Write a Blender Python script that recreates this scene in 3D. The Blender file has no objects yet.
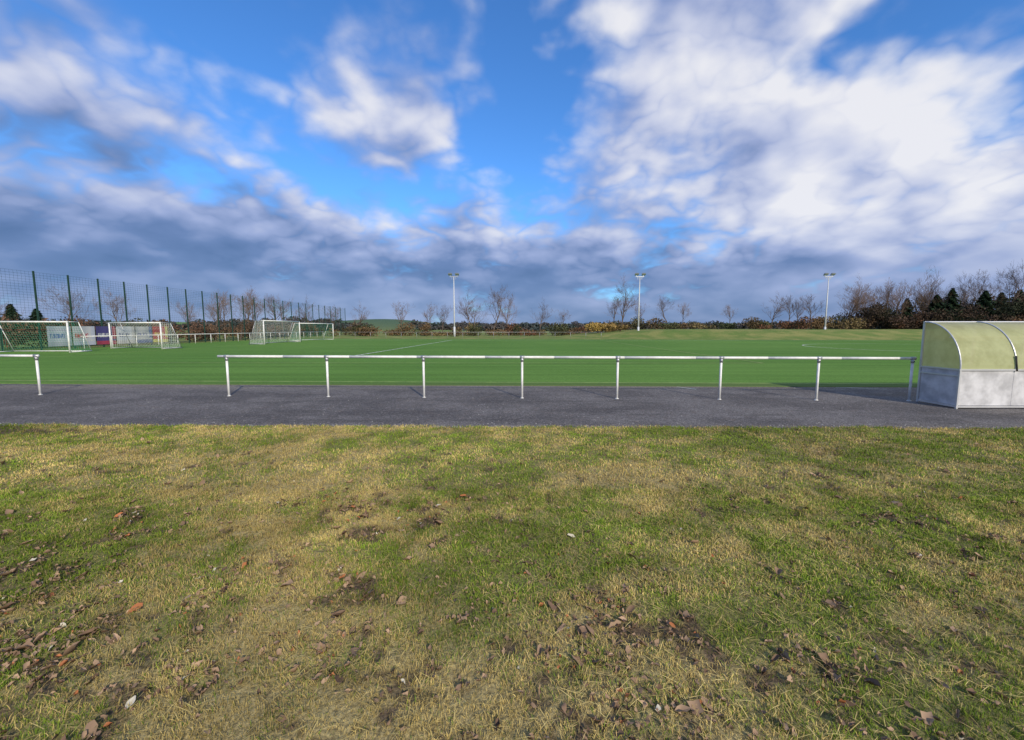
import bpy, math, random
import numpy as np
from mathutils import Vector, Matrix
R=math.radians
rng=np.random.default_rng(7); random.seed(7)
scn=bpy.context.scene
col=scn.collection

# ---------------------------------------------------------------- helpers
def vnoise(x,y,s,seed=0):
    x=np.asarray(x,float)/s+1000.37+seed*17.13; y=np.asarray(y,float)/s+1000.71+seed*9.7
    xi=np.floor(x).astype(np.int64); yi=np.floor(y).astype(np.int64)
    fx=x-xi; fy=y-yi; fx=fx*fx*(3-2*fx); fy=fy*fy*(3-2*fy)
    def h(a,b):
        n=(a*374761393+b*668265263+seed*974711)&0xffffffff
        n=((n^(n>>13))*1274126177)&0xffffffff
        n=(n^(n>>16))&0xffff
        return n/65535.0
    a=h(xi,yi);b=h(xi+1,yi);c=h(xi,yi+1);d=h(xi+1,yi+1)
    return (a*(1-fx)+b*fx)*(1-fy)+(c*(1-fx)+d*fx)*fy
def fbm(x,y,s,seed=0,o=4):
    t=0;a=1;n=0
    for i in range(o):
        t=t+a*vnoise(x,y,s/(2**i),seed+i*3);n+=a;a*=.55
    return t/n
def sm(a,b,x):
    t=np.clip((x-a)/(b-a),0,1);return t*t*(3-2*t)
def g2(x,y,cx,cy,sx,sy): return np.exp(-((x-cx)/sx)**2-((y-cy)/sy)**2)

class MB:
    def __init__(s): s.v=[];s.f=[];s.m=[]
    def quad(s,pts,m=0):
        n=len(s.v); s.v+= [tuple(p) for p in pts]; s.f.append(tuple(range(n,n+len(pts)))); s.m.append(m)
    def box(s,c,d,m=0,rz=0):
        n=len(s.v);cx,cy,cz=c;dx,dy,dz=[q/2 for q in d];ca,sa=math.cos(rz),math.sin(rz)
        for z in(-dz,dz):
            for x,y in((-dx,-dy),(dx,-dy),(dx,dy),(-dx,dy)):
                s.v.append((cx+x*ca-y*sa,cy+x*sa+y*ca,cz+z))
        for f in((3,2,1,0),(4,5,6,7),(0,1,5,4),(1,2,6,5),(2,3,7,6),(3,0,4,7)):
            s.f.append(tuple(n+i for i in f));s.m.append(m)
    def tube(s,a,b,r0,r1=None,n=8,m=0,cap=True):
        if r1 is None:r1=r0
        a=Vector(a);b=Vector(b);d=(b-a)
        if d.length<1e-6:return
        d.normalize()
        u=d.orthogonal().normalized();w=d.cross(u);k=len(s.v)
        for p,r in((a,r0),(b,r1)):
            for i in range(n):
                t=2*math.pi*i/n
                s.v.append(tuple(p+u*(r*math.cos(t))+w*(r*math.sin(t))))
        for i in range(n):
            j=(i+1)%n
            s.f.append((k+i,k+j,k+n+j,k+n+i));s.m.append(m)
        if cap:
            s.f.append(tuple(k+i for i in range(n-1,-1,-1)));s.m.append(m)
            s.f.append(tuple(k+n+i for i in range(n)));s.m.append(m)
    def mesh(s,name,mats,smooth=False):
        me=bpy.data.meshes.new(name);me.from_pydata(s.v,[],s.f);
        for q in mats: me.materials.append(q)
        me.polygons.foreach_set('material_index',s.m)
        me.polygons.foreach_set('use_smooth',[smooth]*len(s.f))
        me.update();return me
    def obj(s,name,mats,smooth=False,parent=None):
        o=bpy.data.objects.new(name,s.mesh(name,mats,smooth));col.objects.link(o)
        if parent:o.parent=parent
        return o
def empty(name,loc=(0,0,0)):
    o=bpy.data.objects.new(name,None);o.location=loc;col.objects.link(o);o.empty_display_size=.2;return o
def np_mesh(name,co,faces_idx,nper,mats,cols=None,smooth=False):
    me=bpy.data.meshes.new(name)
    nf=len(faces_idx)//nper
    me.vertices.add(len(co));me.vertices.foreach_set('co',np.ascontiguousarray(co,dtype=np.float32).ravel())
    me.loops.add(len(faces_idx));me.loops.foreach_set('vertex_index',np.ascontiguousarray(faces_idx,dtype=np.int32))
    me.polygons.add(nf);me.polygons.foreach_set('loop_start',np.arange(0,nf*nper,nper,dtype=np.int32))
    try: me.polygons.foreach_set('loop_total',np.full(nf,nper,dtype=np.int32))
    except Exception: pass
    if smooth: me.polygons.foreach_set('use_smooth',np.ones(nf,dtype=bool))
    for q in mats: me.materials.append(q)
    if cols is not None:
        a=me.color_attributes.new('Col','FLOAT_COLOR','POINT')
        c4=np.ones((len(co),4),np.float32);c4[:,:3]=cols;a.data.foreach_set('color',c4.ravel())
    me.update(calc_edges=True);me.validate()
    return me

# ---------------------------------------------------------------- materials
class NT:
    def __init__(s,tree): s.t=tree;s.n=tree.nodes;s.l=tree.links
    def N(s,typ,**k):
        n=s.n.new(typ)
        for a,b in k.items(): setattr(n,a,b)
        return n
    def put(s,sock,v):
        if isinstance(v,bpy.types.NodeSocket): s.l.new(v,sock)
        elif v is not None: sock.default_value=v
    def M(s,op,a=0,b=0,c=0,clamp=False):
        n=s.N('ShaderNodeMath',operation=op,use_clamp=clamp)
        for i,v in enumerate((a,b,c)): s.put(n.inputs[i],v)
        return n.outputs[0]
    def V(s,op,a,b=(0,0,0),sc=None):
        n=s.N('ShaderNodeVectorMath',operation=op);s.put(n.inputs[0],a);s.put(n.inputs[1],b)
        if sc is not None:s.put(n.inputs['Scale'],sc)
        return n.outputs['Value'] if op in('DOT_PRODUCT','LENGTH') else n.outputs[0]
    def noise(s,vec,scale,detail=4,rough=.55,dist=0,dim='3D'):
        n=s.N('ShaderNodeTexNoise',noise_dimensions=dim);s.put(n.inputs['Vector'],vec);n.inputs['Scale'].default_value=scale
        n.inputs['Detail'].default_value=detail;n.inputs['Roughness'].default_value=rough;n.inputs['Distortion'].default_value=dist
        return n.outputs[0]
    def mix(s,f,a,b,blend='MIX'):
        n=s.N('ShaderNodeMix',data_type='RGBA',blend_type=blend)
        s.put(n.inputs[0],f)
        for i,v in((6,a),(7,b)):
            if isinstance(v,tuple) and len(v)==3:v=(*v,1)
            s.put(n.inputs[i],v)
        return n.outputs[2]
    def ss(s,x,a,b,lo=0.,hi=1.):
        n=s.N('ShaderNodeMapRange',interpolation_type='SMOOTHSTEP');s.put(n.inputs[0],x)
        for i,v in enumerate((a,b,lo,hi)): s.put(n.inputs[i+1],v)
        return n.outputs[0]
def mat(name,colr=(.5,.5,.5),rough=.6,metal=0,var=.12,scale=3.0,spec=.4):
    m=bpy.data.materials.new(name);m.use_nodes=True;t=NT(m.node_tree);b=t.n['Principled BSDF']
    tc=t.N('ShaderNodeTexCoord').outputs['Object']
    n=t.noise(tc,scale,3,.6)
    f=t.ss(n,.3,.7,1-var,1+var*.5)
    c=t.V('SCALE',(colr[0],colr[1],colr[2]),sc=f)
    t.l.new(c,b.inputs['Base Color']);b.inputs['Roughness'].default_value=rough;b.inputs['Metallic'].default_value=metal
    b.inputs['Specular IOR Level'].default_value=spec
    return m
def attrmat(name,rough=.7,nz=None,bump=0,diffuse=False):
    m=bpy.data.materials.new(name);m.use_nodes=True;t=NT(m.node_tree);b=t.n['Principled BSDF']
    a=t.N('ShaderNodeAttribute',attribute_name='Col').outputs['Color']
    if diffuse:
        d=t.N('ShaderNodeBsdfDiffuse');t.l.new(a,d.inputs[0]);t.l.new(d.outputs[0],t.n['Material Output'].inputs[0]);t.n.remove(b);return m
    if nz:
        pos=t.N('ShaderNodeNewGeometry').outputs['Position']
        n=t.noise(pos,nz,3,.7);a=t.V('SCALE',a,sc=t.ss(n,.25,.75,.45,1.5))
        if bump:
            bp=t.N('ShaderNodeBump');bp.inputs['Strength'].default_value=bump;bp.inputs['Distance'].default_value=.02
            t.l.new(n,bp.inputs['Height']);t.l.new(bp.outputs[0],b.inputs['Normal'])
    t.l.new(a,b.inputs['Base Color']);b.inputs['Roughness'].default_value=rough
    b.inputs['Specular IOR Level'].default_value=.2
    return m
M_white=mat('white_paint',(.74,.74,.72),.45,0,.15,6)
M_galv=mat('galvanised_steel',(.45,.46,.47),.45,.6,.2,8)
M_green=mat('green_coated_steel',(.015,.05,.035),.5,0,.2,4)
M_dark=mat('dark_rubber',(.03,.03,.03),.6)
M_net=mat('net_cord',(.62,.66,.62),.8)
M_netg=mat('net_cord_green',(.08,.32,.2),.8)
M_line=mat('line_paint',(.62,.66,.56),.8,0,.5,2)
M_liney=mat('line_paint_yellow',(.32,.40,.12),.8,0,.35,2)
M_lamp=mat('lamp_glass',(.6,.65,.7),.15)

def m_asphalt():
    m=bpy.data.materials.new('asphalt');m.use_nodes=True;t=NT(m.node_tree);b=t.n['Principled BSDF']
    p=t.N('ShaderNodeNewGeometry').outputs['Position']
    big=t.noise(p,.55,4,.6); mid=t.noise(p,5,4,.7); 
    vo=t.N('ShaderNodeTexVoronoi',voronoi_dimensions='2D');t.l.new(p,vo.inputs['Vector']);vo.inputs['Scale'].default_value=75
    st=t.V('DOT_PRODUCT',vo.outputs['Color'],(.33,.33,.33))
    vo2=t.N('ShaderNodeTexVoronoi',voronoi_dimensions='2D');t.l.new(p,vo2.inputs['Vector']);vo2.inputs['Scale'].default_value=28
    st2=t.V('DOT_PRODUCT',vo2.outputs['Color'],(.33,.33,.33))
    c=t.mix(t.ss(big,.38,.62),(.108,.100,.096),(.165,.153,.145))
    c=t.mix(t.ss(mid,.5,.72,0,.45),c,(.16,.122,.098))
    c=t.mix(t.ss(t.noise(t.V('MULTIPLY',p,(.4,1.8,1)),.9,4,.65),.50,.62,0,.5),c,(.080,.073,.070))
    y=t.N('ShaderNodeSeparateXYZ');t.l.new(p,y.inputs[0]);yy=y.outputs[1]
    edge=t.M('MAXIMUM',t.ss(t.M('ADD',yy,t.M('MULTIPLY',mid,.9)),7.9,7.2),t.ss(t.M('ADD',yy,t.M('MULTIPLY',mid,.8)),11.6,12.6))
    c=t.mix(t.M('MULTIPLY',edge,.6),c,(.22,.19,.15))
    k=t.M('ADD',t.ss(st,.2,.8,.5,1.5),t.ss(st2,.66,.8,0,.55))
    c=t.V('SCALE',c,sc=k)
    t.l.new(c,b.inputs['Base Color']);b.inputs['Roughness'].default_value=.85;b.inputs['Specular IOR Level'].default_value=.15
    bp=t.N('ShaderNodeBump');bp.inputs['Strength'].default_value=.5;bp.inputs['Distance'].default_value=.008
    t.l.new(vo.outputs['Distance'],bp.inputs['Height']);t.l.new(bp.outputs[0],b.inputs['Normal'])
    return m
def m_turf():
    m=bpy.data.materials.new('artificial_turf');m.use_nodes=True;t=NT(m.node_tree);b=t.n['Principled BSDF']
    p=t.N('ShaderNodeNewGeometry').outputs['Position']
    big=t.noise(p,.06,3,.6);str_=t.noise(t.V('MULTIPLY',p,(.05,1.3,1)),1,3,.6);fine=t.noise(p,14,4,.8);vf=t.noise(p,90,2,.8)
    c=t.mix(t.ss(big,.3,.7),(.098,.205,.038),(.130,.245,.050))
    c=t.V('SCALE',c,sc=t.ss(str_,.3,.7,.88,1.12))
    c=t.V('SCALE',c,sc=t.ss(fine,.3,.7,.8,1.2))
    c=t.V('SCALE',c,sc=t.ss(vf,.3,.7,.6,1.4))
    y=t.N('ShaderNodeSeparateXYZ');t.l.new(p,y.inputs[0]);yy=y.outputs[1]
    e=t.ss(t.M('ADD',yy,t.M('MULTIPLY',fine,.6)),13.4,12.6)
    c=t.mix(t.M('MULTIPLY',e,.7),c,(.10,.13,.05))
    t.l.new(c,b.inputs['Base Color']);b.inputs['Roughness'].default_value=.9;b.inputs['Specular IOR Level'].default_value=.05
    return m
def m_ground():
    m=bpy.data.materials.new('meadow_grass');m.use_nodes=True;t=NT(m.node_tree);b=t.n['Principled BSDF']
    p=t.N('ShaderNodeNewGeometry').outputs['Position']
    big=t.noise(p,.012,3,.6);mid=t.noise(p,.35,4,.6);fine=t.noise(p,9,3,.8)
    c=t.mix(t.ss(mid,.35,.65),(.13,.19,.045),(.25,.25,.08))
    c=t.mix(t.ss(big,.5,.62,0,.6),c,(.11,.20,.04))
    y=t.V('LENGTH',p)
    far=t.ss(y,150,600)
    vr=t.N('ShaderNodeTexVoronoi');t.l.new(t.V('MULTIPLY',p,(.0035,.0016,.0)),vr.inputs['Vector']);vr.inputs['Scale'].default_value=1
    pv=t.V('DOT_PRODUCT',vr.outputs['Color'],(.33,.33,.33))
    fc=t.mix(t.ss(pv,.34,.42),(.05,.075,.075),(.14,.24,.07))  # bluish far tone: aerial haze painted into the base colour
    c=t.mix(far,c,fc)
    c=t.V('SCALE',c,sc=t.ss(fine,.3,.7,.75,1.25))
    t.l.new(c,b.inputs['Base Color']);b.inputs['Roughness'].default_value=.9;b.inputs['Specular IOR Level'].default_value=.1
    return m
M_asph=m_asphalt();M_turf=m_turf();M_ground=m_ground()

# ---------------------------------------------------------------- ground
def gh(x,y):
    k=sm(12,45,x)
    t_=np.clip((y-(67-8.5*k))/(9+3*k),0,1);t_=t_*t_*(3-2*t_)
    e=t_*(.15+1.15*sm(5,30,x))*(1+.30*fbm(x,y,14,5)) 
    e=e*(1-sm(90,140,y))
    r=np.hypot(x,y)
    hill=sm(350,2600,r)*(6+34*fbm(x,y,900,11,3)**1.3)
    hill=hill+14*g2(x,y,-190,640,90,220)
    return e+hill-.035
xs=np.unique(np.concatenate([np.linspace(-140,140,113),np.sign(np.linspace(-1,1,81))*(140+3300*np.abs(np.linspace(-1,1,81))**2.2)]))
ys=np.unique(np.concatenate([np.linspace(-60,140,101),140+3900*np.linspace(0,1,60)**2,-60-600*np.linspace(0,1,10)]))
X,Y=np.meshgrid(xs,ys);Z=gh(X,Y)
def gridfaces(nx,ny):
    i=np.arange(nx-1)[None,:]+nx*np.arange(ny-1)[:,None]
    return np.stack([i,i+1,i+nx+1,i+nx],-1).reshape(-1)
me=np_mesh('ground',np.stack([X,Y,Z],-1).reshape(-1,3),gridfaces(len(xs),len(ys)),4,[M_ground],smooth=True)
o=bpy.data.objects.new('ground',me);col.objects.link(o)

def y_lawn(x): return 7.0-.012*x
def y_turf(x): return 12.28-.028*x
def y_fence(x): return 10.1-.043*x

mb=MB();N=60
for i in range(N):
    a=-60+120*i/N;b=-60+120*(i+1)/N
    mb.quad([(a,y_lawn(a)-.45,.004),(b,y_lawn(b)-.45,.004),(b,y_turf(b)+.05,.004),(a,y_turf(a)+.05,.004)])
mb.obj('asphalt_path',[M_asph])

def strip(mb,p,q,w,z,m=0):
    p=Vector((*p,0));q=Vector((*q,0));d=(q-p).normalized();n=Vector((-d.y,d.x,0))*w/2
    k=Vector((0,0,z));mb.quad([p-n+k,q-n+k,q+n+k,p+n+k],m)
pitch=empty('football_pitch')
mb=MB()
mb.quad([(-36,y_turf(-36),.02),(70,y_turf(70),.02),(76,52,.02),(60,58,.02),(30,60.5,.02),(-34,66,.02),(-36,64,.02)])
mb.quad([(-36,y_turf(-36),.02),(-36,y_turf(-36),-.02),(70,y_turf(70),-.02),(70,y_turf(70),.02)])
mb.obj('turf_surface',[M_turf],parent=pitch)
mb=MB();zl=.025
strip(mb,(-30,y_turf(-30)+.65),(62,y_turf(62)+.65),.09,zl,1)
strip(mb,(-30,60),(60,55),.15,zl,0)
strip(mb,(-9.6,25),(-8.4,58.6),.14,zl,0)
strip(mb,(-27.2,13.9),(-26.4,59.6),.08,zl,1)
strip(mb,(60.4,11.3),(60.4,54.8),.12,zl,0)
for i in range(40):
    a=2*math.pi*i/40;b=2*math.pi*(i+1)/40
    strip(mb,(36+9.15*math.cos(a),36+9.15*math.sin(a)),(36+9.15*math.cos(b),36+9.15*math.sin(b)),.14,zl+.003,0)
strip(mb,(12,20),(12,54),.10,zl+.006,1)
strip(mb,(-20,20.2),(12.05,20),.10,zl+.009,1)
mb.obj('pitch_markings',[M_line,M_liney],parent=pitch)
mb=MB()
strip(mb,(4.75,12.0),(5.12,11.55),.06,.010,0)
strip(mb,(9.3,11.95),(10.4,11.55),.06,.010,0)
mb.obj('path_markings',[M_line])

# ---------------------------------------------------------------- lawn
def masks(x,y):
    n1=fbm(x,y,1.3,1);n2=fbm(x,y,.38,2);n3=fbm(x,y,.22,4,3)
    st=.47+1.3*(n1-.5)+1.9*(n2-.5)+.7*(n3-.5)
    st+=.42*g2(x,y,-1.9,3.9,1.6,.75)+.2*g2(x,y,-5,5.6,3,.8)-.5*g2(x,y,0,2.6,.6,.5)-.4*g2(x,y,-4.2,3.2,.7,.7)
    st+=.35*g2(x,y,-.2,1.7,.7,.3)+.25*g2(x,y,2.2,2.5,.6,.6)-.25*g2(x,y,4.6,4.4,2.2,1.3)-.2*g2(x,y,-1.2,2.8,.4,.4)
    st+=.15*sm(6.0,6.9,y)-.08
    ba=1.5*(fbm(x,y,.13,21,4)-.5)+.5*(fbm(x,y,.8,23,2)-.5)-.12
    ba+=.20*g2(x,y,-1.5,3.9,.55,.30)+.19*g2(x,y,-2.3,1.95,.8,.4)+.18*g2(x,y,.75,2.1,.4,.35)+.13*g2(x,y,1.7,1.8,.5,.3)+.17*g2(x,y,-.6,1.65,.45,.25)
    ba-=.12*sm(3.6,5.2,y)
    ba+=.9*g2(x,y,-8.6,6.75,1.5,.28)
    return np.clip(st,0,1),sm(.0,.30,ba),n3
def gcol(x,y,r,r2):
    st,ba,n3=masks(x,y)
    p=np.clip(st*.95+.0,0.05,.93)
    dead=(r<p)
    g=np.array([.108,.190,.020]);g2_=np.array([.235,.295,.042]);s=np.array([.570,.450,.175]);s2=np.array([.36,.27,.095])
    a=r2[:,None]
    cg=g*(1-a)+g2_*a; cs=s2*(1-a)+s*a
    c=np.where(dead[:,None],cs,cg)
    big=fbm(x,y,2.4,31,2)[:,None];md=fbm(x,y,.3,33,3)[:,None]
    c=c*(1-.45*ba[:,None])
    return c*(.74+.56*big)*(.54+1.0*md),ba
dx=.04
gx=np.arange(-13,13.01,dx);gy=np.arange(-2,7.3,dx)
X,Y=np.meshgrid(gx,gy);x=X.ravel();y=Y.ravel()
st,ba,n3=masks(x,y)
edge=y_lawn(x)+.10*(fbm(x,y,.35,41)-.5)*2
z=.012+.025*fbm(x,y,.8,51)+.02*fbm(x,y,.12,52,2)-.008*ba
z=z-.07*sm(-.03,.06,y-edge)
c0=np.array([.175,.165,.055]);cs=np.array([.34,.27,.12]);cb=np.array([.120,.085,.052])
c=c0*(1-st[:,None])+cs*st[:,None];c=c*(1-ba[:,None])+cb*ba[:,None]
M_lawn=attrmat('lawn_soil',.95,nz=45,bump=.6)
me=np_mesh('lawn',np.stack([x,y,z],-1),gridfaces(len(gx),len(gy)),4,[M_lawn],cols=c,smooth=True)
o=bpy.data.objects.new('lawn',me);col.objects.link(o)

def blades(n,xr,yr,hs,ws,straw=False):
    x=rng.uniform(*xr,n);y=rng.uniform(*yr,n)
    k=(np.abs(x)<1.3*y+1.2)
    x=x[k];y=y[k]
    r=rng.random(len(x));r2=rng.random(len(x))
    c,ba=gcol(x,y,r*(.0 if straw else 1.),r2)
    edge=y_lawn(x)+.10*(fbm(x,y,.35,41)-.5)*2+.06*rng.random(len(x))
    cl=fbm(x,y,.10,61,2)
    if straw: c=c*1.25;edge=edge-.1
    k=(y<edge)&(rng.random(len(x))>ba*(.3 if straw else .72))&(rng.random(len(x))<.35+1.1*cl)
    x,y,c,r,cl=x[k],y[k],c[k],r[k],cl[k];n=len(x)
    zz=.008+.025*fbm(x,y,.8,51)+.02*fbm(x,y,.12,52,2)
    h=rng.uniform(.5,1.25,n)*hs*(.55+.9*cl)
    th=rng.uniform(0,2*np.pi,n);lean=rng.uniform(1.3,1.62,n) if straw else rng.uniform(.1,1.4,n)
    if straw: zz=zz+rng.uniform(.008,.022,n)
    ph=rng.uniform(0,2*np.pi,n);w=ws*rng.uniform(.6,1.3,n)
    lx=np.cos(th)*np.sin(lean)*h;ly=np.sin(th)*np.sin(lean)*h;lz=np.cos(lean)*h
    if straw: ph=th+1.57
    wx=np.cos(ph)*w/2;wy=np.sin(ph)*w/2
    A=np.stack([x-wx,y-wy,zz],-1);B=np.stack([x+wx,y+wy,zz],-1)
    C=np.stack([x+lx*.55+wx*.7,y+ly*.55+wy*.7,zz+lz*.7],-1);D=np.stack([x+lx*.55-wx*.7,y+ly*.55-wy*.7,zz+lz*.7],-1)
    T=np.stack([x+lx,y+ly,zz+lz*.95],-1)
    co=np.stack([A,B,C,D,T],1).reshape(-1,3)
    i=np.arange(n)*5
    f=np.stack([i,i+1,i+2, i,i+2,i+3, i+3,i+2,i+4],-1).reshape(-1)
    cc=np.repeat(c,5,axis=0)
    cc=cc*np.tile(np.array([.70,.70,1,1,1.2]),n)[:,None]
    return co,f,cc
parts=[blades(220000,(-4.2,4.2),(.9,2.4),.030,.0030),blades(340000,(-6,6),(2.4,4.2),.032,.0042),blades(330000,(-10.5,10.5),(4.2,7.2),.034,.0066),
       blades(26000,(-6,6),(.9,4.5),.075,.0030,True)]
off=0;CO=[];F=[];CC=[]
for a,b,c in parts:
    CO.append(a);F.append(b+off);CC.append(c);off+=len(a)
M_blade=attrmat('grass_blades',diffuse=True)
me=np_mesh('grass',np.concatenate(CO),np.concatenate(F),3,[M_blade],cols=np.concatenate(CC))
o=bpy.data.objects.new('grass',me);col.objects.link(o)

def leaves(n):
    x=rng.uniform(-7,7,n*40);y=rng.uniform(1.1,6.2,n*40)
    st,ba,_=masks(x,y)
    cl=sm(.42,.66,fbm(x,y,.35,71,3))
    d=.010+.20*ba+.42*cl*g2(x,y,-2.3,2.1,1.3,.7)+.17*cl*g2(x,y,.8,2.1,.9,.7)+.07*g2(x,y,-1.5,3.9,1,.5)+.20*cl*g2(x,y,-.6,1.7,1.0,.5)+.12*cl*g2(x,y,2.2,1.7,1.,.6)
    d*=np.where(y>4,.35,1.)
    k=rng.random(len(x))<d;x=x[k][:n];y=y[k][:n];n=len(x)
    V=[];F=[];C=[]
    for i in range(n):
        L=random.uniform(.008,.022)*(1.9 if random.random()<.13 else 1);W=L*random.uniform(.4,.75)
        q=Matrix.Rotation(random.uniform(0,6.28),3,'Z')@Matrix.Rotation(random.uniform(-.6,.6),3,'X')@Matrix.Rotation(random.uniform(-.5,.5),3,'Y')
        cu=random.uniform(.1,.7)*L
        pts=[(-L,0,cu*.5),(-L*.5,-W*.8,cu),(L*.1,-W,cu),(L*.6,-W*.55,cu*.9),(L*1.1,0,cu*.8),(L*.6,W*.6,cu*1.1),(L*.1,W*1.,cu),(-L*.5,W*.75,cu*.8),(0,0,0)]
        b=len(V)
        for p in pts:
            v=q@Vector([p[0]*random.uniform(.75,1.2),p[1]*random.uniform(.5,1.2),p[2]]);V.append((x[i]+v.x,y[i]+v.y,.043+v.z+random.uniform(-.010,.006)))
        for j in range(8):F+= [b+8,b+j,b+(j+1)%8]
        t=random.random()**1.1;base=np.array([.13,.078,.048])*(1-t)+np.array([.40,.27,.17])*t
        if random.random()<.04: base=np.array([.38,.14,.055])
        if random.random()<.02: base=np.array([.52,.48,.38])
        C+= [base*random.uniform(.8,1.15)]*9
    return np.array(V),np.array(F),np.array(C)
V,F,C=leaves(6000)
me=np_mesh('fallen_leaves',V,F,3,[attrmat('dead_leaf',.7)],cols=C)
o=bpy.data.objects.new('fallen_leaves',me);col.objects.link(o)
V=[];F=[];C=[]
for i in range(2600):
    x=random.uniform(-11,11);
    y=y_lawn(x)+abs(random.gauss(0,.22))-.05 if random.random()<.75 else random.uniform(7,12)
    s=random.uniform(.006,.016)
    b=len(V)
    for p in((1,0,0),(0,1,0),(-1,0,0),(0,-1,0),(0,0,1)):
        V.append((x+p[0]*s*random.uniform(.6,1.3),y+p[1]*s*random.uniform(.6,1.3),.004+p[2]*s*random.uniform(.5,1)))
    for j in range(4):F+=[b+j,b+(j+1)%4,b+4]
    k=random.uniform(.12,.42);C+=[(k,k*.96,k*.9)]*5
me=np_mesh('gravel',np.array(V),np.array(F),3,[attrmat('gravel_stone',.9)],cols=np.array(C))
o=bpy.data.objects.new('gravel',me);col.objects.link(o)

# ---------------------------------------------------------------- barrier railing
def railing(name,pts,x0,x1,yf,zr=1.0,r=.030):
    root=empty(name)
    mb=MB()
    for (px,py) in pts:
        mb.tube((px,py,0),(px,py,zr-.03),r*.9,n=14)
        mb.tube((px,py,0),(px,py,.010),r*1.5,n=12)
    mb.obj('posts',[M_white],True,root)
    mb=MB();seg=10
    P=[Vector((x0+(x1-x0)*i/seg,yf(x0+(x1-x0)*i/seg),zr)) for i in range(seg+1)]
    for a,b in zip(P,P[1:]): mb.tube(a,b,r,n=14)
    mb.obj('top_rail',[M_white],True,root)
    mb=MB()
    d=(P[-1]-P[0]).normalized()
    for i,(px,py) in enumerate(pts):
        c=Vector((px,py,zr));mb.tube(c-d*.055,c+d*.055,r*1.22,n=14)
        mb.tube((px,py,zr-.11),(px,py,zr-.02),r*1.2,n=14)
        mb.tube(c+Vector((0,-r*1.3,-.07)),c+Vector((0,-r*1.6,-.07)),.01,n=6,m=1)
    mb.obj('clamps',[M_galv,M_dark],True,root)
    return root
px=[-7.1,-4.56,-2.16,.245,2.53,4.95,7.19,9.30]
railing('barrier_railing',[(p,y_fence(p)+.02) for p in px],-7.32,9.35,lambda x:y_fence(x)+.02)
pl=[-12.05,-14.45,-16.85,-19.25,-21.65]
railing('barrier_railing',[(p,y_fence(p)) for p in pl],-24,-11.99,lambda x:y_fence(x))
root=empty('barrier_railing')
mb=MB()
for i in range(19): 
    yy=34+i*2.4;mb.tube((-34.6,yy,0),(-34.6,yy,1.0),.03,n=8)
mb.tube((-34.6,33.8,1.03),(-34.6,77.4,1.03),.032,n=8)
mb.obj('posts_and_rail',[M_white],True,root)
root=empty('barrier_railing')
mb=MB()
for i in range(20):
    xx=-33+i*2.5;mb.tube((xx,68.5,0),(xx,68.5,1.0),.022,n=6)
mb.tube((-34,68.5,1.03),(15,68.5,1.03),.022,n=6)
mb.obj('posts_and_rail',[M_galv],True,root)

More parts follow.
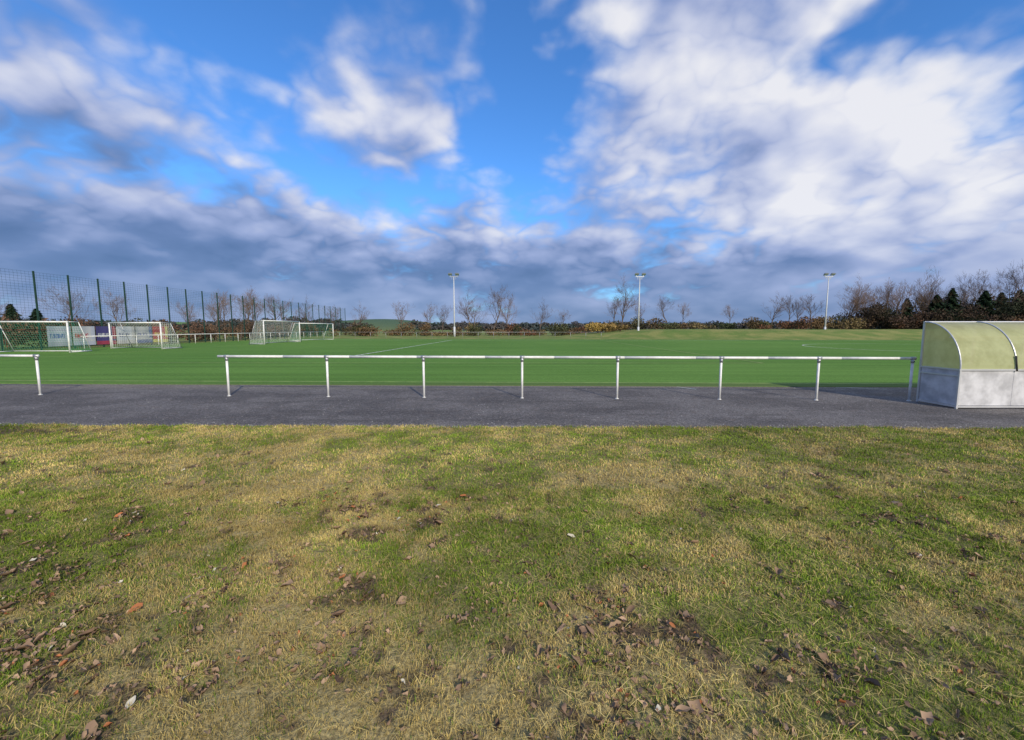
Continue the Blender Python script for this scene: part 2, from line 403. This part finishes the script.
# ---------------------------------------------------------------- dugout shelter
def shelter():
    root=empty('team_shelter')
    X0,X1=9.36,13.9;yb,yf=8.73,9.58;zk,zt=.83,1.83
    mpan=mat('white_panel',(.54,.54,.55),.45,0,.3,3)
    mpoly=bpy.data.materials.new('polycarbonate');mpoly.use_nodes=True;t=NT(mpoly.node_tree);b=t.n['Principled BSDF']
    tc=t.N('ShaderNodeTexCoord').outputs['Object'];n=t.noise(tc,3,3,.65)
    c=t.mix(t.ss(n,.35,.7),(.68,.68,.36),(.54,.53,.26))
    b.inputs['Roughness'].default_value=.3;t.l.new(c,b.inputs['Base Color'])
    tr=t.N('ShaderNodeBsdfTranslucent');t.l.new(c,tr.inputs[0]);tp=t.N('ShaderNodeBsdfTransparent');tp.inputs[0].default_value=(.85,.86,.62,1)
    m1=t.N('ShaderNodeMixShader');m1.inputs[0].default_value=.42;t.l.new(b.outputs[0],m1.inputs[1]);t.l.new(tr.outputs[0],m1.inputs[2])
    m2=t.N('ShaderNodeMixShader');m2.inputs[0].default_value=.18;t.l.new(m1.outputs[0],m2.inputs[1]);t.l.new(tp.outputs[0],m2.inputs[2])
    t.l.new(m2.outputs[0],t.n['Material Output'].inputs[0])
    prof=[(yb+(yf-yb)*(1-math.cos(a)),zk+(zt-zk)*math.sin(a)) for a in np.linspace(0,math.pi/2,17)]
    mb=MB()
    for (a,b_) in zip(prof,prof[1:]):
        mb.quad([(X0,a[0],a[1]),(X1,a[0],a[1]),(X1,b_[0],b_[1]),(X0,b_[0],b_[1])])
    mb.obj('curved_roof',[mpoly],True,root)
    mb=MB()
    for xx in(X0+.012,X1-.012):
        k=len(mb.v);
        mb.v+=[(xx,p[0]+.004,p[1]-.004) for p in prof]+[(xx,yf,zk)]
        mb.f.append(tuple(range(k,len(mb.v))));mb.m.append(0)
    mb.obj('side_windows',[mpoly],False,root)
    mb=MB()
    mb.box(((X0+X1)/2,yb+.02,.445),(X1-X0-.06,.025,.74))
    for xx in(10.52,11.65,12.78): mb.box((xx,yb+.006,.445),(.03,.004,.73))
    for s in(X0+.015,X1-.015):
        mb.box((s,(yb+yf)/2,.445),(.025,yf-yb-.06,.74))
    mb.obj('lower_panels',[mpan],False,root)
    mb=MB()
    for xx in(X0,10.52,11.65,12.78,X1):
        for (a,b_) in zip(prof,prof[1:]): mb.tube((xx,a[0]-.006,a[1]+.006),(xx,b_[0]-.006,b_[1]+.006),.014,n=8)
        if xx in(X0,X1): mb.box((xx,yb-.002,.42),(.035,.035,.84))
        mb.box((xx,yf,.93),(.035,.035,1.84))
    for z_ in(.05,.83):
        mb.box(((X0+X1)/2,yb-.004,z_),(X1-X0+.05,.035,.035))
        for s in(X0,X1): mb.box((s,(yb+yf)/2,z_),(.033,yf-yb,.033))
    for s in(X0,X1): mb.box((s,(yb+yf)/2,.70),(.036,yf-yb-.03,.03))
    mb.tube((X0,yf,zt+.004),(X1,yf,zt+.004),.018,n=8)
    mid=prof[8];mb.tube((X0,mid[0]+.02,mid[1]-.03),(X1,mid[0]+.02,mid[1]-.03),.012,n=8)
    mb.obj('aluminium_frame',[mat('aluminium',(.62,.62,.62),.35,.4,.1)],False,root)
    mb=MB()
    mb.box(((X0+X1)/2,yb+.33,.45),(X1-X0-.2,.32,.04));mb.box(((X0+X1)/2,yb+.12,.72),(X1-X0-.2,.03,.22))
    for xx in(X0+.5,11.6,X1-.5): mb.box((xx,yb+.33,.215),(.05,.28,.43))
    mb.obj('bench',[mat('bench_wood',(.25,.15,.08),.6)],False,root)
    mb=MB();mb.tube((10.52,8.70,.80),(10.50,8.73,1.12),.014,n=8);mb.obj('strut',[M_dark],True,root)
shelter()

# ---------------------------------------------------------------- floodlight masts
def mast(x,y,h):
    root=empty('floodlight_mast',(x,y,0))
    mb=MB();mb.tube((0,0,-.2),(0,0,h),.15,.07,n=14);mb.tube((0,0,0),(0,0,1.9),.19,.19,n=14)
    mb.obj('pole',[mat('mast_paint',(.52,.54,.56),.5,0,.1)],True,root)
    mb=MB();mb.box((0,0,h),(1.5,.1,.1));
    for s in(-1,1):
        mb.box((s*.35,0,h-.25),(.05,.05,.5));mb.box((s*.62,-.04,h+.16),(.05,.05,.3))
    mb.obj('crossarm',[M_galv],False,root)
    mb=MB()
    for s in(-1,1):
        c=Vector((s*.62,-.18,h+.34));q=Matrix.Rotation(R(-28),3,'X')
        k=len(mb.v)
        for (dx,dy,dz) in((-.36,-.24,0),(.36,-.24,0),(.36,.24,0),(-.36,.24,0),(-.26,-.16,.26),(.26,-.16,.26),(.26,.16,.26),(-.26,.16,.26)):
            mb.v.append(tuple(c+q@Vector((dx,dy*1.2,dz))))
        for f,m in(((3,2,1,0),1),((4,5,6,7),0),((0,1,5,4),0),((1,2,6,5),0),((2,3,7,6),0),((3,0,4,7),0)):
            mb.f.append(tuple(k+i for i in f));mb.m.append(m)
    mb.obj('floodlights',[mat('lamp_housing',(.16,.17,.18),.5),M_lamp],False,root)
for x in(-10.5,23.05,57.1): mast(x,77,10.9)

# ---------------------------------------------------------------- goals
def goal(loc,rz,W,H,D,net,topd=.8):
    root=empty('football_goal',loc);root.rotation_euler=(0,0,rz)
    mb=MB();r=.055
    mb.tube((-W/2,0,0),(-W/2,0,H),r,n=10);mb.tube((W/2,0,0),(W/2,0,H),r,n=10);mb.tube((-W/2-r,0,H),(W/2+r,0,H),r,n=10)
    mb.obj('goal_frame',[M_white],True,root)
    mb=MB()
    for s in(-1,1):
        x=s*W/2
        mb.tube((x,0,H),(x,topd,H),.025,n=8);mb.tube((x,topd,H),(x,D,0.04),.025,n=8);mb.tube((x,0,.04),(x,D,.04),.03,n=8)
    mb.tube((-W/2,D,.04),(W/2,D,.04),.03,n=8);mb.tube((-W/2,topd,H),(W/2,topd,H),.018,n=8)
    mb.obj('net_supports',[M_galv if net is M_net else M_white],True,root)
    mb=MB();w=.014;st=.16
    n=int(W/st)
    for i in range(n+1):
        x=-W/2+W*i/n
        mb.tube((x,0,H),(x,topd,H),w/2,n=3,cap=False);mb.tube((x,topd,H),(x,D,.05),w/2,n=3,cap=False)
    k=int(math.hypot(D-topd,H)/st)
    for i in range(k+1):
        f=i/k;yy=topd+(D-topd)*f;zz=H*(1-f)+.05*f
        mb.tube((-W/2,yy,zz),(W/2,yy,zz),w/2,n=3,cap=False)
        for s in(-1,1): mb.tube((s*W/2,0,zz),(s*W/2,yy,zz),w/2,n=3,cap=False)
    for i in range(int(D/st)+1):
        yy=i*st;zz=H if yy<topd else H*(D-yy)/(D-topd)
        for s in(-1,1): mb.tube((s*W/2,yy,.04),(s*W/2,yy,zz),w/2,n=3,cap=False)
    mb.obj('goal_net',[net],False,root)
    return root
goal((-32.9,28.6,.02),R(4),5.2,2.1,1.6,M_netg)
goal((-30.4,34.0,.02),R(-12),5.2,2.1,1.6,M_net)
goal((-25.5,47.0,.02),R(90),7.32,2.44,1.6,M_net)
goal((-27.0,58.5,.02),R(74),6.4,2.3,1.8,M_netg)

# ---------------------------------------------------------------- ball stop fence
root=empty('ball_stop_fence')
mb=MB()
FX=-36.5
y0,y1,H=20.1,92.6,6.0
yy=y0
while yy<=y1+.01:
    mb.box((FX,yy,H/2),(.08,.10,H+.05));yy+=2.5
mb.obj('posts',[M_green],False,root)
mb=MB()
for i in range(31): mb.box((FX-.06,(y0+y1)/2,.1+i*.195),(.008,y1-y0,.010))
yy=y0
while yy<y1: mb.box((FX-.075,yy,H/2),(.006,.006,H-.1));yy+=.25
mb.obj('wire_mesh',[M_green],False,root)

def banner_mat(name,bg,fg,fg2,seed):
    m=bpy.data.materials.new(name);m.use_nodes=True;t=NT(m.node_tree);b=t.n['Principled BSDF']
    g=t.N('ShaderNodeTexCoord').outputs['Generated'];sp=t.N('ShaderNodeSeparateXYZ');t.l.new(g,sp.inputs[0]);u,v=sp.outputs[1],sp.outputs[2]
    band=t.M('MULTIPLY',t.M('GREATER_THAN',v,.40),t.M('LESS_THAN',v,.62))
    n=t.noise(t.V('MULTIPLY',g,(1,30,3)),1.0+seed*.13,2,.5)
    txt=t.M('MULTIPLY',t.M('MULTIPLY',band,t.M('GREATER_THAN',n,.48)),t.M('MULTIPLY',t.M('GREATER_THAN',u,.1),t.M('LESS_THAN',u,.7)))
    c=t.mix(txt,bg,fg)
    c=t.mix(t.M('LESS_THAN',v,.2),c,fg2)
    c=t.mix(t.M('MULTIPLY',t.M('GREATER_THAN',u,.82),t.M('GREATER_THAN',v,.3)),c,fg2)
    t.l.new(c,b.inputs['Base Color']);b.inputs['Roughness'].default_value=.6
    return m
specs=[((.42,.45,.50),(.08,.12,.3),(.35,.37,.42)),((.45,.45,.47),(.4,.05,.05),(.40,.42,.5)),((.06,.05,.17),(.5,.5,.5),(.32,.04,.08)),((.45,.47,.50),(.04,.05,.15),(.42,.41,.4)),((.42,.42,.42),(.06,.08,.2),(.1,.13,.25)),((.36,.04,.04),(.6,.45,.1),(.5,.45,.1))]
for i,(a,b_,c_) in enumerate(specs):
    ya=33.0+i*1.95
    mb=MB();n=10
    for j in range(n):
        p=ya+1.85*j/n;q=ya+1.85*(j+1)/n
        wv=lambda s:FX+.08+.02*math.sin(s*5)
        mb.quad([(wv(p),p,.25),(wv(q),q,.25),(wv(q),q,1.85),(wv(p),p,1.85)])
    mb.obj('advertising_banner',[banner_mat('banner_print',a,b_,c_,i)],True)

# ---------------------------------------------------------------- trees
M_bark=mat('bark',(.12,.09,.07),.9,0,.3,1)
M_twig=mat('twigs',(.165,.108,.078),.9,0,.25,.6)
def gen_tree(seed,H,spread=.5,lv=4,tw=1.0):
    rd=random.Random(seed);mb=MB()
    def rec(p,d,L,r,l):
        ns=3 if l<2 else 2
        q=p;dd=d.copy();pts=[(p,r)]
        for i in range(ns):
            dd=(dd+Vector((rd.gauss(0,.13),rd.gauss(0,.13),rd.gauss(.04,.08)))).normalized()
            q2=q+dd*(L/ns);r2=r*(1-.75*(i+1)/ns) if l>0 else r*(1-.6*(i+1)/ns)
            r1=pts[-1][1]
            mb.tube(q,q2,max(r1,.007*tw),max(r2,.006*tw),n=7 if l==0 else(5 if l==1 else 3),m=0 if l<2 else 1,cap=False)
            q=q2;pts.append((q,r2))
        if l>=lv:return
        nb=[9,6,5,4,3][l]
        for k in range(nb):
            f=rd.uniform(.28 if l==0 else .2,1.0) if k<nb-1 else 1.0
            x=f*ns;i=min(int(x),ns-1);a=pts[i];b=pts[i+1];t=x-i
            bp=a[0].lerp(b[0],t);br=a[1]*(1-t)+b[1]*t
            az=rd.uniform(0,6.283);tilt=rd.uniform(.35,.95)*(.7+spread)
            if k==nb-1:tilt*=.3
            u=dd.orthogonal().normalized();w=dd.cross(u)
            nd=(dd*math.cos(tilt)+(u*math.cos(az)+w*math.sin(az))*math.sin(tilt)).normalized()
            nd=(nd+Vector((0,0,.22))).normalized()
            rec(bp,nd,L*rd.uniform(.42,.62)*(1.15-.45*f if l==0 else 1),max(br*.6,.008*tw),l+1)
    rec(Vector((0,0,-.2)),Vector((0,0,1)),H*.72,H*.018,0)
    return mb.mesh('bare_tree_mesh',[M_bark,M_twig])
T=[gen_tree(i+3,10,sp,4,1.2) for i,sp in enumerate((.35,.5,.65,.45,.3))]
def tree(x,y,h,k=None):
    o=bpy.data.objects.new('bare_tree',T[random.randrange(5) if k is None else k]);col.objects.link(o)
    s=h/10;o.location=(x,y,float(gh(np.array(x),np.array(y))));o.scale=(s*random.uniform(.85,1.15),s,s);o.rotation_euler=(0,0,random.uniform(0,6.28))
for x,y,h in[(-23,88,6.5),(-14.5,88,6),(-7.5,86,6.5),(-8.8,92,8.2),(-4,88,9.3),(-.8,90,7.5),(6,90,6.5),(-33,90,6),(20.5,80,8.6),(22,92,7),
  (34,92,6.5),(38,95,5.5),(54,88,6.3),(57.5,88,6.5),(61,90,6),(48,93,5),(70,88,9.0),(74,90,8.0),(66,94,7),(29,96,5.5),(12,95,5),(-18.5,95,6),
  (-41,38.5,5.2),(-43,47,5.4),(-41.5,59,6.4),(-40,62,6.6),(-42,55,4.8),(-43,70,7.0),(-40,74,6.6),(-43,77,7.0),(-40,84,6.5),(-45,66,6),(-47,75,7.0),(-39,92,6),(-55,46,4.5)]:
    tree(x,y,h)
for i in range(24):
    tree(random.uniform(74,120),random.uniform(80,100),random.uniform(6.5,10))
tree(103,90,12.5,2);tree(98,88,11.2,1);tree(88,90,10.5,0)

def leafmass(name,blobs,n_per,size,cols_,matr,flat=1.0):
    P=[];C=[]
    for (cx,cy,cz,rx,ry,rz),cc in zip(blobs,cols_):
        n=int(n_per*max(.3,rx*rz))
        d=rng.normal(size=(n,3));d/=np.linalg.norm(d,axis=1)[:,None]
        r=rng.random(n)**.45*(.72+.45*vnoise(d[:,0]*2+cx,d[:,2]*2+cz,.5,3))
        p=d*r[:,None]*np.array([rx,ry,rz])+np.array([cx,cy,cz])
        k=p[:,2]>cz-rz*.95
        p=p[k];n=len(p)
        P.append(p);C.append(np.array(cc)[None,:]*rng.uniform(.45,1.5,n)[:,None])
    P=np.concatenate(P);C=np.concatenate(C);n=len(P)
    a=rng.normal(size=(n,3));a/=np.linalg.norm(a,axis=1)[:,None];b=np.cross(a,rng.normal(size=(n,3)));b/=np.linalg.norm(b,axis=1)[:,None]
    s=(size*rng.uniform(.5,1.4,n))[:,None];a[:,2]*=flat
    co=np.stack([P-a*s,P+b*s*.45,P+a*s,P-b*s*.45],1).reshape(-1,3)
    i=np.arange(n)*4;f=np.stack([i,i+1,i+2,i+3],-1).reshape(-1)
    me=np_mesh(name,co,f,4,[matr],cols=np.repeat(C,4,axis=0))
    o=bpy.data.objects.new(name,me);col.objects.link(o);return o
M_leaf=attrmat('foliage',diffuse=True)
pal=[(.115,.085,.050),(.13,.09,.055),(.075,.080,.04),(.15,.10,.055),(.10,.09,.05),(.16,.085,.052),(.055,.065,.035),(.17,.13,.065)]
blobs=[];cc=[]
x=-36
while x<112:
    y=random.uniform(80,92);h=random.choice((random.uniform(.8,1.6),random.uniform(1.6,2.9)))*(1.0 if x<60 else 1.4)
    z0=float(gh(np.array(x),np.array(y)))
    blobs.append((x,y,z0+h*.45,random.uniform(1.0,2.8),1.6,h*.55));cc.append(random.choice(pal));x+=random.uniform(.8,2.4)
leafmass('hedge',blobs,230,.18,cc,M_leaf)
blobs=[(15.5,79,1.9,2.0,1.4,.9),(18.3,79.5,1.9,1.8,1.4,.85),(20.8,80,1.8,1.5,1.2,.6)]
leafmass('willow_bush',blobs,420,.18,[(.36,.25,.08),(.30,.21,.08),(.24,.17,.07)],M_leaf)
blobs=[];cc=[]
for i in range(34):
    y=34+i*1.75;x=-41+random.uniform(-2,1);h=random.uniform(1.6,2.8)
    blobs.append((x,y,h*.5,1.3,1.6,h*.55));cc.append(random.choice([(.14,.08,.055),(.16,.10,.065),(.09,.08,.05),(.06,.065,.04),(.19,.11,.07)]))
leafmass('shrub_row',blobs,330,.14,cc,M_leaf)
def conifer(x,y,h,w):
    mb=MB();mb.tube((x,y,-.1),(x,y,h),.16,.02,n=8)
    n=int(2600*h/8);t=rng.random(n)**.7;rad=w*(1-t)**.75*(.35+.75*rng.random(n));a=rng.uniform(0,6.283,n)
    rad*=(.75+.35*np.sin(a*5+t*40))
    P=np.stack([x+np.cos(a)*rad,y+np.sin(a)*rad,.4+t*(h-.4)-rad*.25],-1)
    d=np.stack([np.cos(a),np.sin(a),np.full(n,-.35)],-1);s=rng.uniform(.18,.42,n)[:,None];b=np.stack([-np.sin(a),np.cos(a),rng.normal(0,.4,n)],-1)
    co=np.stack([P-d*s,P+b*s*.4,P+d*s,P-b*s*.4],1).reshape(-1,3);i=np.arange(n)*4
    f=np.stack([i,i+1,i+2,i+3],-1).reshape(-1)
    c=np.repeat(np.array([.028,.048,.026])[None]*rng.uniform(.5,1.5,n)[:,None],4,axis=0)
    root=empty('conifer_tree');mb.obj('trunk',[M_bark],True,root)
    o=bpy.data.objects.new('needles',np_mesh('needles',co,f,4,[M_leaf],cols=c));col.objects.link(o);o.parent=root
for x,y,h,w in[(-74,60,5.6,2.0),(-71,60,5.0,1.9),(-77,59,6.0,2.2),(-68.5,61,4.4,1.7),(84,84,8.2,3.2),(89,86,9.6,3.4),(93.5,84,9.0,3.4),(110,84,9.5,3.6),(99,86,8.8,3.3),(115,88,9,3.5),(105,88,9.4,3.4),(80,86,7.6,2.8)]: conifer(x,y,h,w)
blobs=[];cc=[]
for i in range(190):
    x=random.uniform(70,124);y=random.uniform(80,92);h=random.uniform(2.2,5.8)+max(0,(x-76)*.07)
    blobs.append((x,y,.9+h*random.uniform(.3,.95),random.uniform(1.2,2.8),1.6,h*.30));cc.append(random.choice([(.06,.046,.034),(.07,.052,.04),(.04,.046,.03),(.09,.062,.048)]))
leafmass('thicket',blobs,125,.18,cc,M_leaf)
blobs=[];cc=[]
for i in range(420):
    a=R(random.uniform(-62,62));d=random.uniform(230,520)
    if R(-20)<a<R(-13): continue
    x=d*math.sin(a);y=d*math.cos(a)
    z0=float(gh(np.array(x),np.array(y)));h=random.uniform(3,7)*d/330
    blobs.append((x,y,z0+h*.4,random.uniform(5,14),4,h*.5));cc.append(random.choice([(.05,.065,.065),(.07,.07,.07),(.08,.072,.07)]))
leafmass('distant_woods',blobs,9,1.1,cc,M_leaf)

# ---------------------------------------------------------------- light & sky
SE,SA=27,156
sd=Vector((math.sin(R(SA))*math.cos(R(SE)),math.cos(R(SA))*math.cos(R(SE)),math.sin(R(SE))))
L=bpy.data.lights.new('sun','SUN');L.energy=4.1;L.angle=R(1.5);L.color=(1,.89,.71)
lo=bpy.data.objects.new('sun',L);col.objects.link(lo);lo.rotation_euler=sd.to_track_quat('Z','Y').to_euler();lo.location=(20,-20,30)

w=bpy.data.worlds.new('World');scn.world=w;w.use_nodes=True;t=NT(w.node_tree)
for n in list(t.n):t.n.remove(n)
out=t.N('ShaderNodeOutputWorld')
sky=t.N('ShaderNodeTexSky',sky_type='NISHITA');sky.sun_disc=False;sky.sun_elevation=R(SE);sky.sun_rotation=R(SA)
sky.air_density=1.0;sky.dust_density=.3;sky.ozone_density=3.0
D=t.N('ShaderNodeTexCoord').outputs['Generated'];sp=t.N('ShaderNodeSeparateXYZ');t.l.new(D,sp.inputs[0]);dx_,dy_,dz_=sp.outputs
zc=t.M('MAXIMUM',dz_,0.0)
den=t.M('ADD',zc,.36)
P=t.V('DIVIDE',D,(1,1,1))
cx=t.N('ShaderNodeCombineXYZ')
for i in range(3): t.l.new(den,cx.inputs[i])
t.l.new(cx.outputs[0],P.node.inputs[1])
az=t.M('MULTIPLY',t.M('ARCTAN2',dx_,dy_),57.2958);el=t.M('MULTIPLY',t.M('ARCSINE',dz_),57.2958)
wn=t.N('ShaderNodeTexNoise',noise_dimensions='2D');t.l.new(P,wn.inputs['Vector']);wn.inputs['Scale'].default_value=3.4;wn.inputs['Detail'].default_value=4
ws=t.N('ShaderNodeSeparateColor');t.l.new(wn.outputs['Color'],ws.inputs[0])
azw=t.M('MULTIPLY_ADD',t.M('SUBTRACT',ws.outputs[0],.5),18,az);elw=t.M('MULTIPLY_ADD',t.M('SUBTRACT',ws.outputs[1],.5),9,el)
AZ=[-56,-48,-40,-32,-24,-16,-8,0,8,16,24,32,40,48,56]
EL=[2,7,12,18,25,33]
COV=[[.88]*15,
 [.92,.92,.94,.94,.92,.90,.90,.90,.88,.82,.84,.90,.84,.88,.85],
 [.80,.74,.88,.86,.74,.62,.62,.64,.72,.62,.50,.72,.82,.80,.75],
 [.55,.62,.54,.36,.34,.42,.28,.24,.58,.75,.76,.86,.86,.62,.60],
 [.60,.52,.48,.34,.58,.64,.58,.10,.48,.76,.84,.82,.52,.40,.50],
 [.50,.50,.52,.38,.42,.44,.18,.06,.62,.86,.90,.70,.30,.40,.50]]
LIT=[[.38,.38,.38,.40,.42,.42,.40,.36,.32,.32,.32,.34,.40,.44,.44],
 [.22,.22,.24,.26,.28,.28,.28,.28,.27,.28,.34,.42,.46,.56,.60],
 [.38,.38,.38,.42,.46,.48,.48,.48,.44,.48,.66,.82,.80,.86,.85],
 [.45,.48,.48,.50,.52,.55,.55,.58,.56,.58,.66,.82,.90,.86,.80],
 [.48,.48,.50,.55,.62,.66,.64,.60,.64,.70,.80,.88,.82,.76,.75],
 [.46,.46,.50,.56,.58,.58,.60,.60,.72,.76,.78,.76,.70,.68,.68]]
azn=t.M('MULTIPLY_ADD',azw,1/120,.5);eln=t.M('MULTIPLY',elw,1/45)
def ramp(fac,pos,rows):
    n=t.N('ShaderNodeValToRGB');t.l.new(fac,n.inputs[0]);e=n.color_ramp.elements;n.color_ramp.interpolation='LINEAR'
    for i,p in enumerate(pos):
        q=e[0] if i==0 else (e[1] if i==1 else e.new(p))
        q.position=p
    for i,p in enumerate(pos): e[i].color=(rows[0][i],rows[1][i],rows[2][i],1)
    return n.outputs[0]
pa=[a/120+.5 for a in AZ];pe=[q/45 for q in EL]
W=[[1. if i==j else 0. for i in range(6)] for j in range(6)]
w1=ramp(eln,pe,W[:3]);w2=ramp(eln,pe,W[3:])
cm=t.M('ADD',t.V('DOT_PRODUCT',ramp(azn,pa,COV[:3]),w1),t.V('DOT_PRODUCT',ramp(azn,pa,COV[3:]),w2))
lm=t.M('ADD',t.V('DOT_PRODUCT',ramp(azn,pa,LIT[:3]),w1),t.V('DOT_PRODUCT',ramp(azn,pa,LIT[3:]),w2))
n1=t.noise(P,3.0,6,.50,dim='2D');n2=t.noise(t.V('ADD',P,(.08,-.10,0)),3.0,2,.5,dim='2D')
pf=t.noise(P,7.5,2,.45,.2,dim='2D')
puff=t.M('MULTIPLY',t.M('ABSOLUTE',t.M('SUBTRACT',pf,.5)),2)
amp=t.ss(el,2,15,.30,.95)
cov=t.M('MULTIPLY_ADD',t.M('SUBTRACT',cm,.47),2.1,t.M('MULTIPLY',t.M('SUBTRACT',n1,.5),2.2))
cov=t.M('MULTIPLY_ADD',t.M('SUBTRACT',puff,.22),.7,cov)
dens=t.ss(cov,-.45,.60)
rel=t.M('MULTIPLY_ADD',t.M('SUBTRACT',n1,n2),1.35,t.M('MULTIPLY',t.M('SUBTRACT',puff,.2),.45))
lit=t.M('MULTIPLY_ADD',rel,amp,lm)
lit=t.M('SUBTRACT',t.M('ADD',lit,.03),t.ss(cov,.6,1.6,0,.18))
cr=t.N('ShaderNodeValToRGB');t.l.new(lit,cr.inputs[0]);e=cr.color_ramp.elements
e[0].position=0;e[0].color=(.085,.15,.31,1);e[1].position=1;e[1].color=(.86,.86,.90,1)
for p_,c_ in((.25,(.15,.225,.43,1)),(.5,(.34,.41,.65,1)),(.75,(.60,.64,.80,1))):
    q=e.new(p_);q.color=c_
blue=t.V('MULTIPLY',sky.outputs[0],(.50,.92,1.36))
bg1=t.N('ShaderNodeBackground');t.l.new(blue,bg1.inputs[0]);bg1.inputs[1].default_value=.15
bg2=t.N('ShaderNodeBackground');t.l.new(cr.outputs[0],bg2.inputs[0]);bg2.inputs[1].default_value=1.0
mx=t.N('ShaderNodeMixShader');t.l.new(t.M('MULTIPLY',dens,.95),mx.inputs[0]);t.l.new(bg1.outputs[0],mx.inputs[1]);t.l.new(bg2.outputs[0],mx.inputs[2])
t.l.new(mx.outputs[0],out.inputs[0])

# ---------------------------------------------------------------- camera
cd=bpy.data.cameras.new('camera');cam=bpy.data.objects.new('camera',cd);col.objects.link(cam)
cam.location=(0,0,1.7);cam.rotation_euler=(R(90-5.71),0,0);cd.lens=36*420/1024;cd.sensor_width=36;cd.clip_end=9000;cd.clip_start=.05
scn.camera=cam
scn.view_settings.view_transform='Standard';scn.view_settings.look='None';scn.view_settings.exposure=0
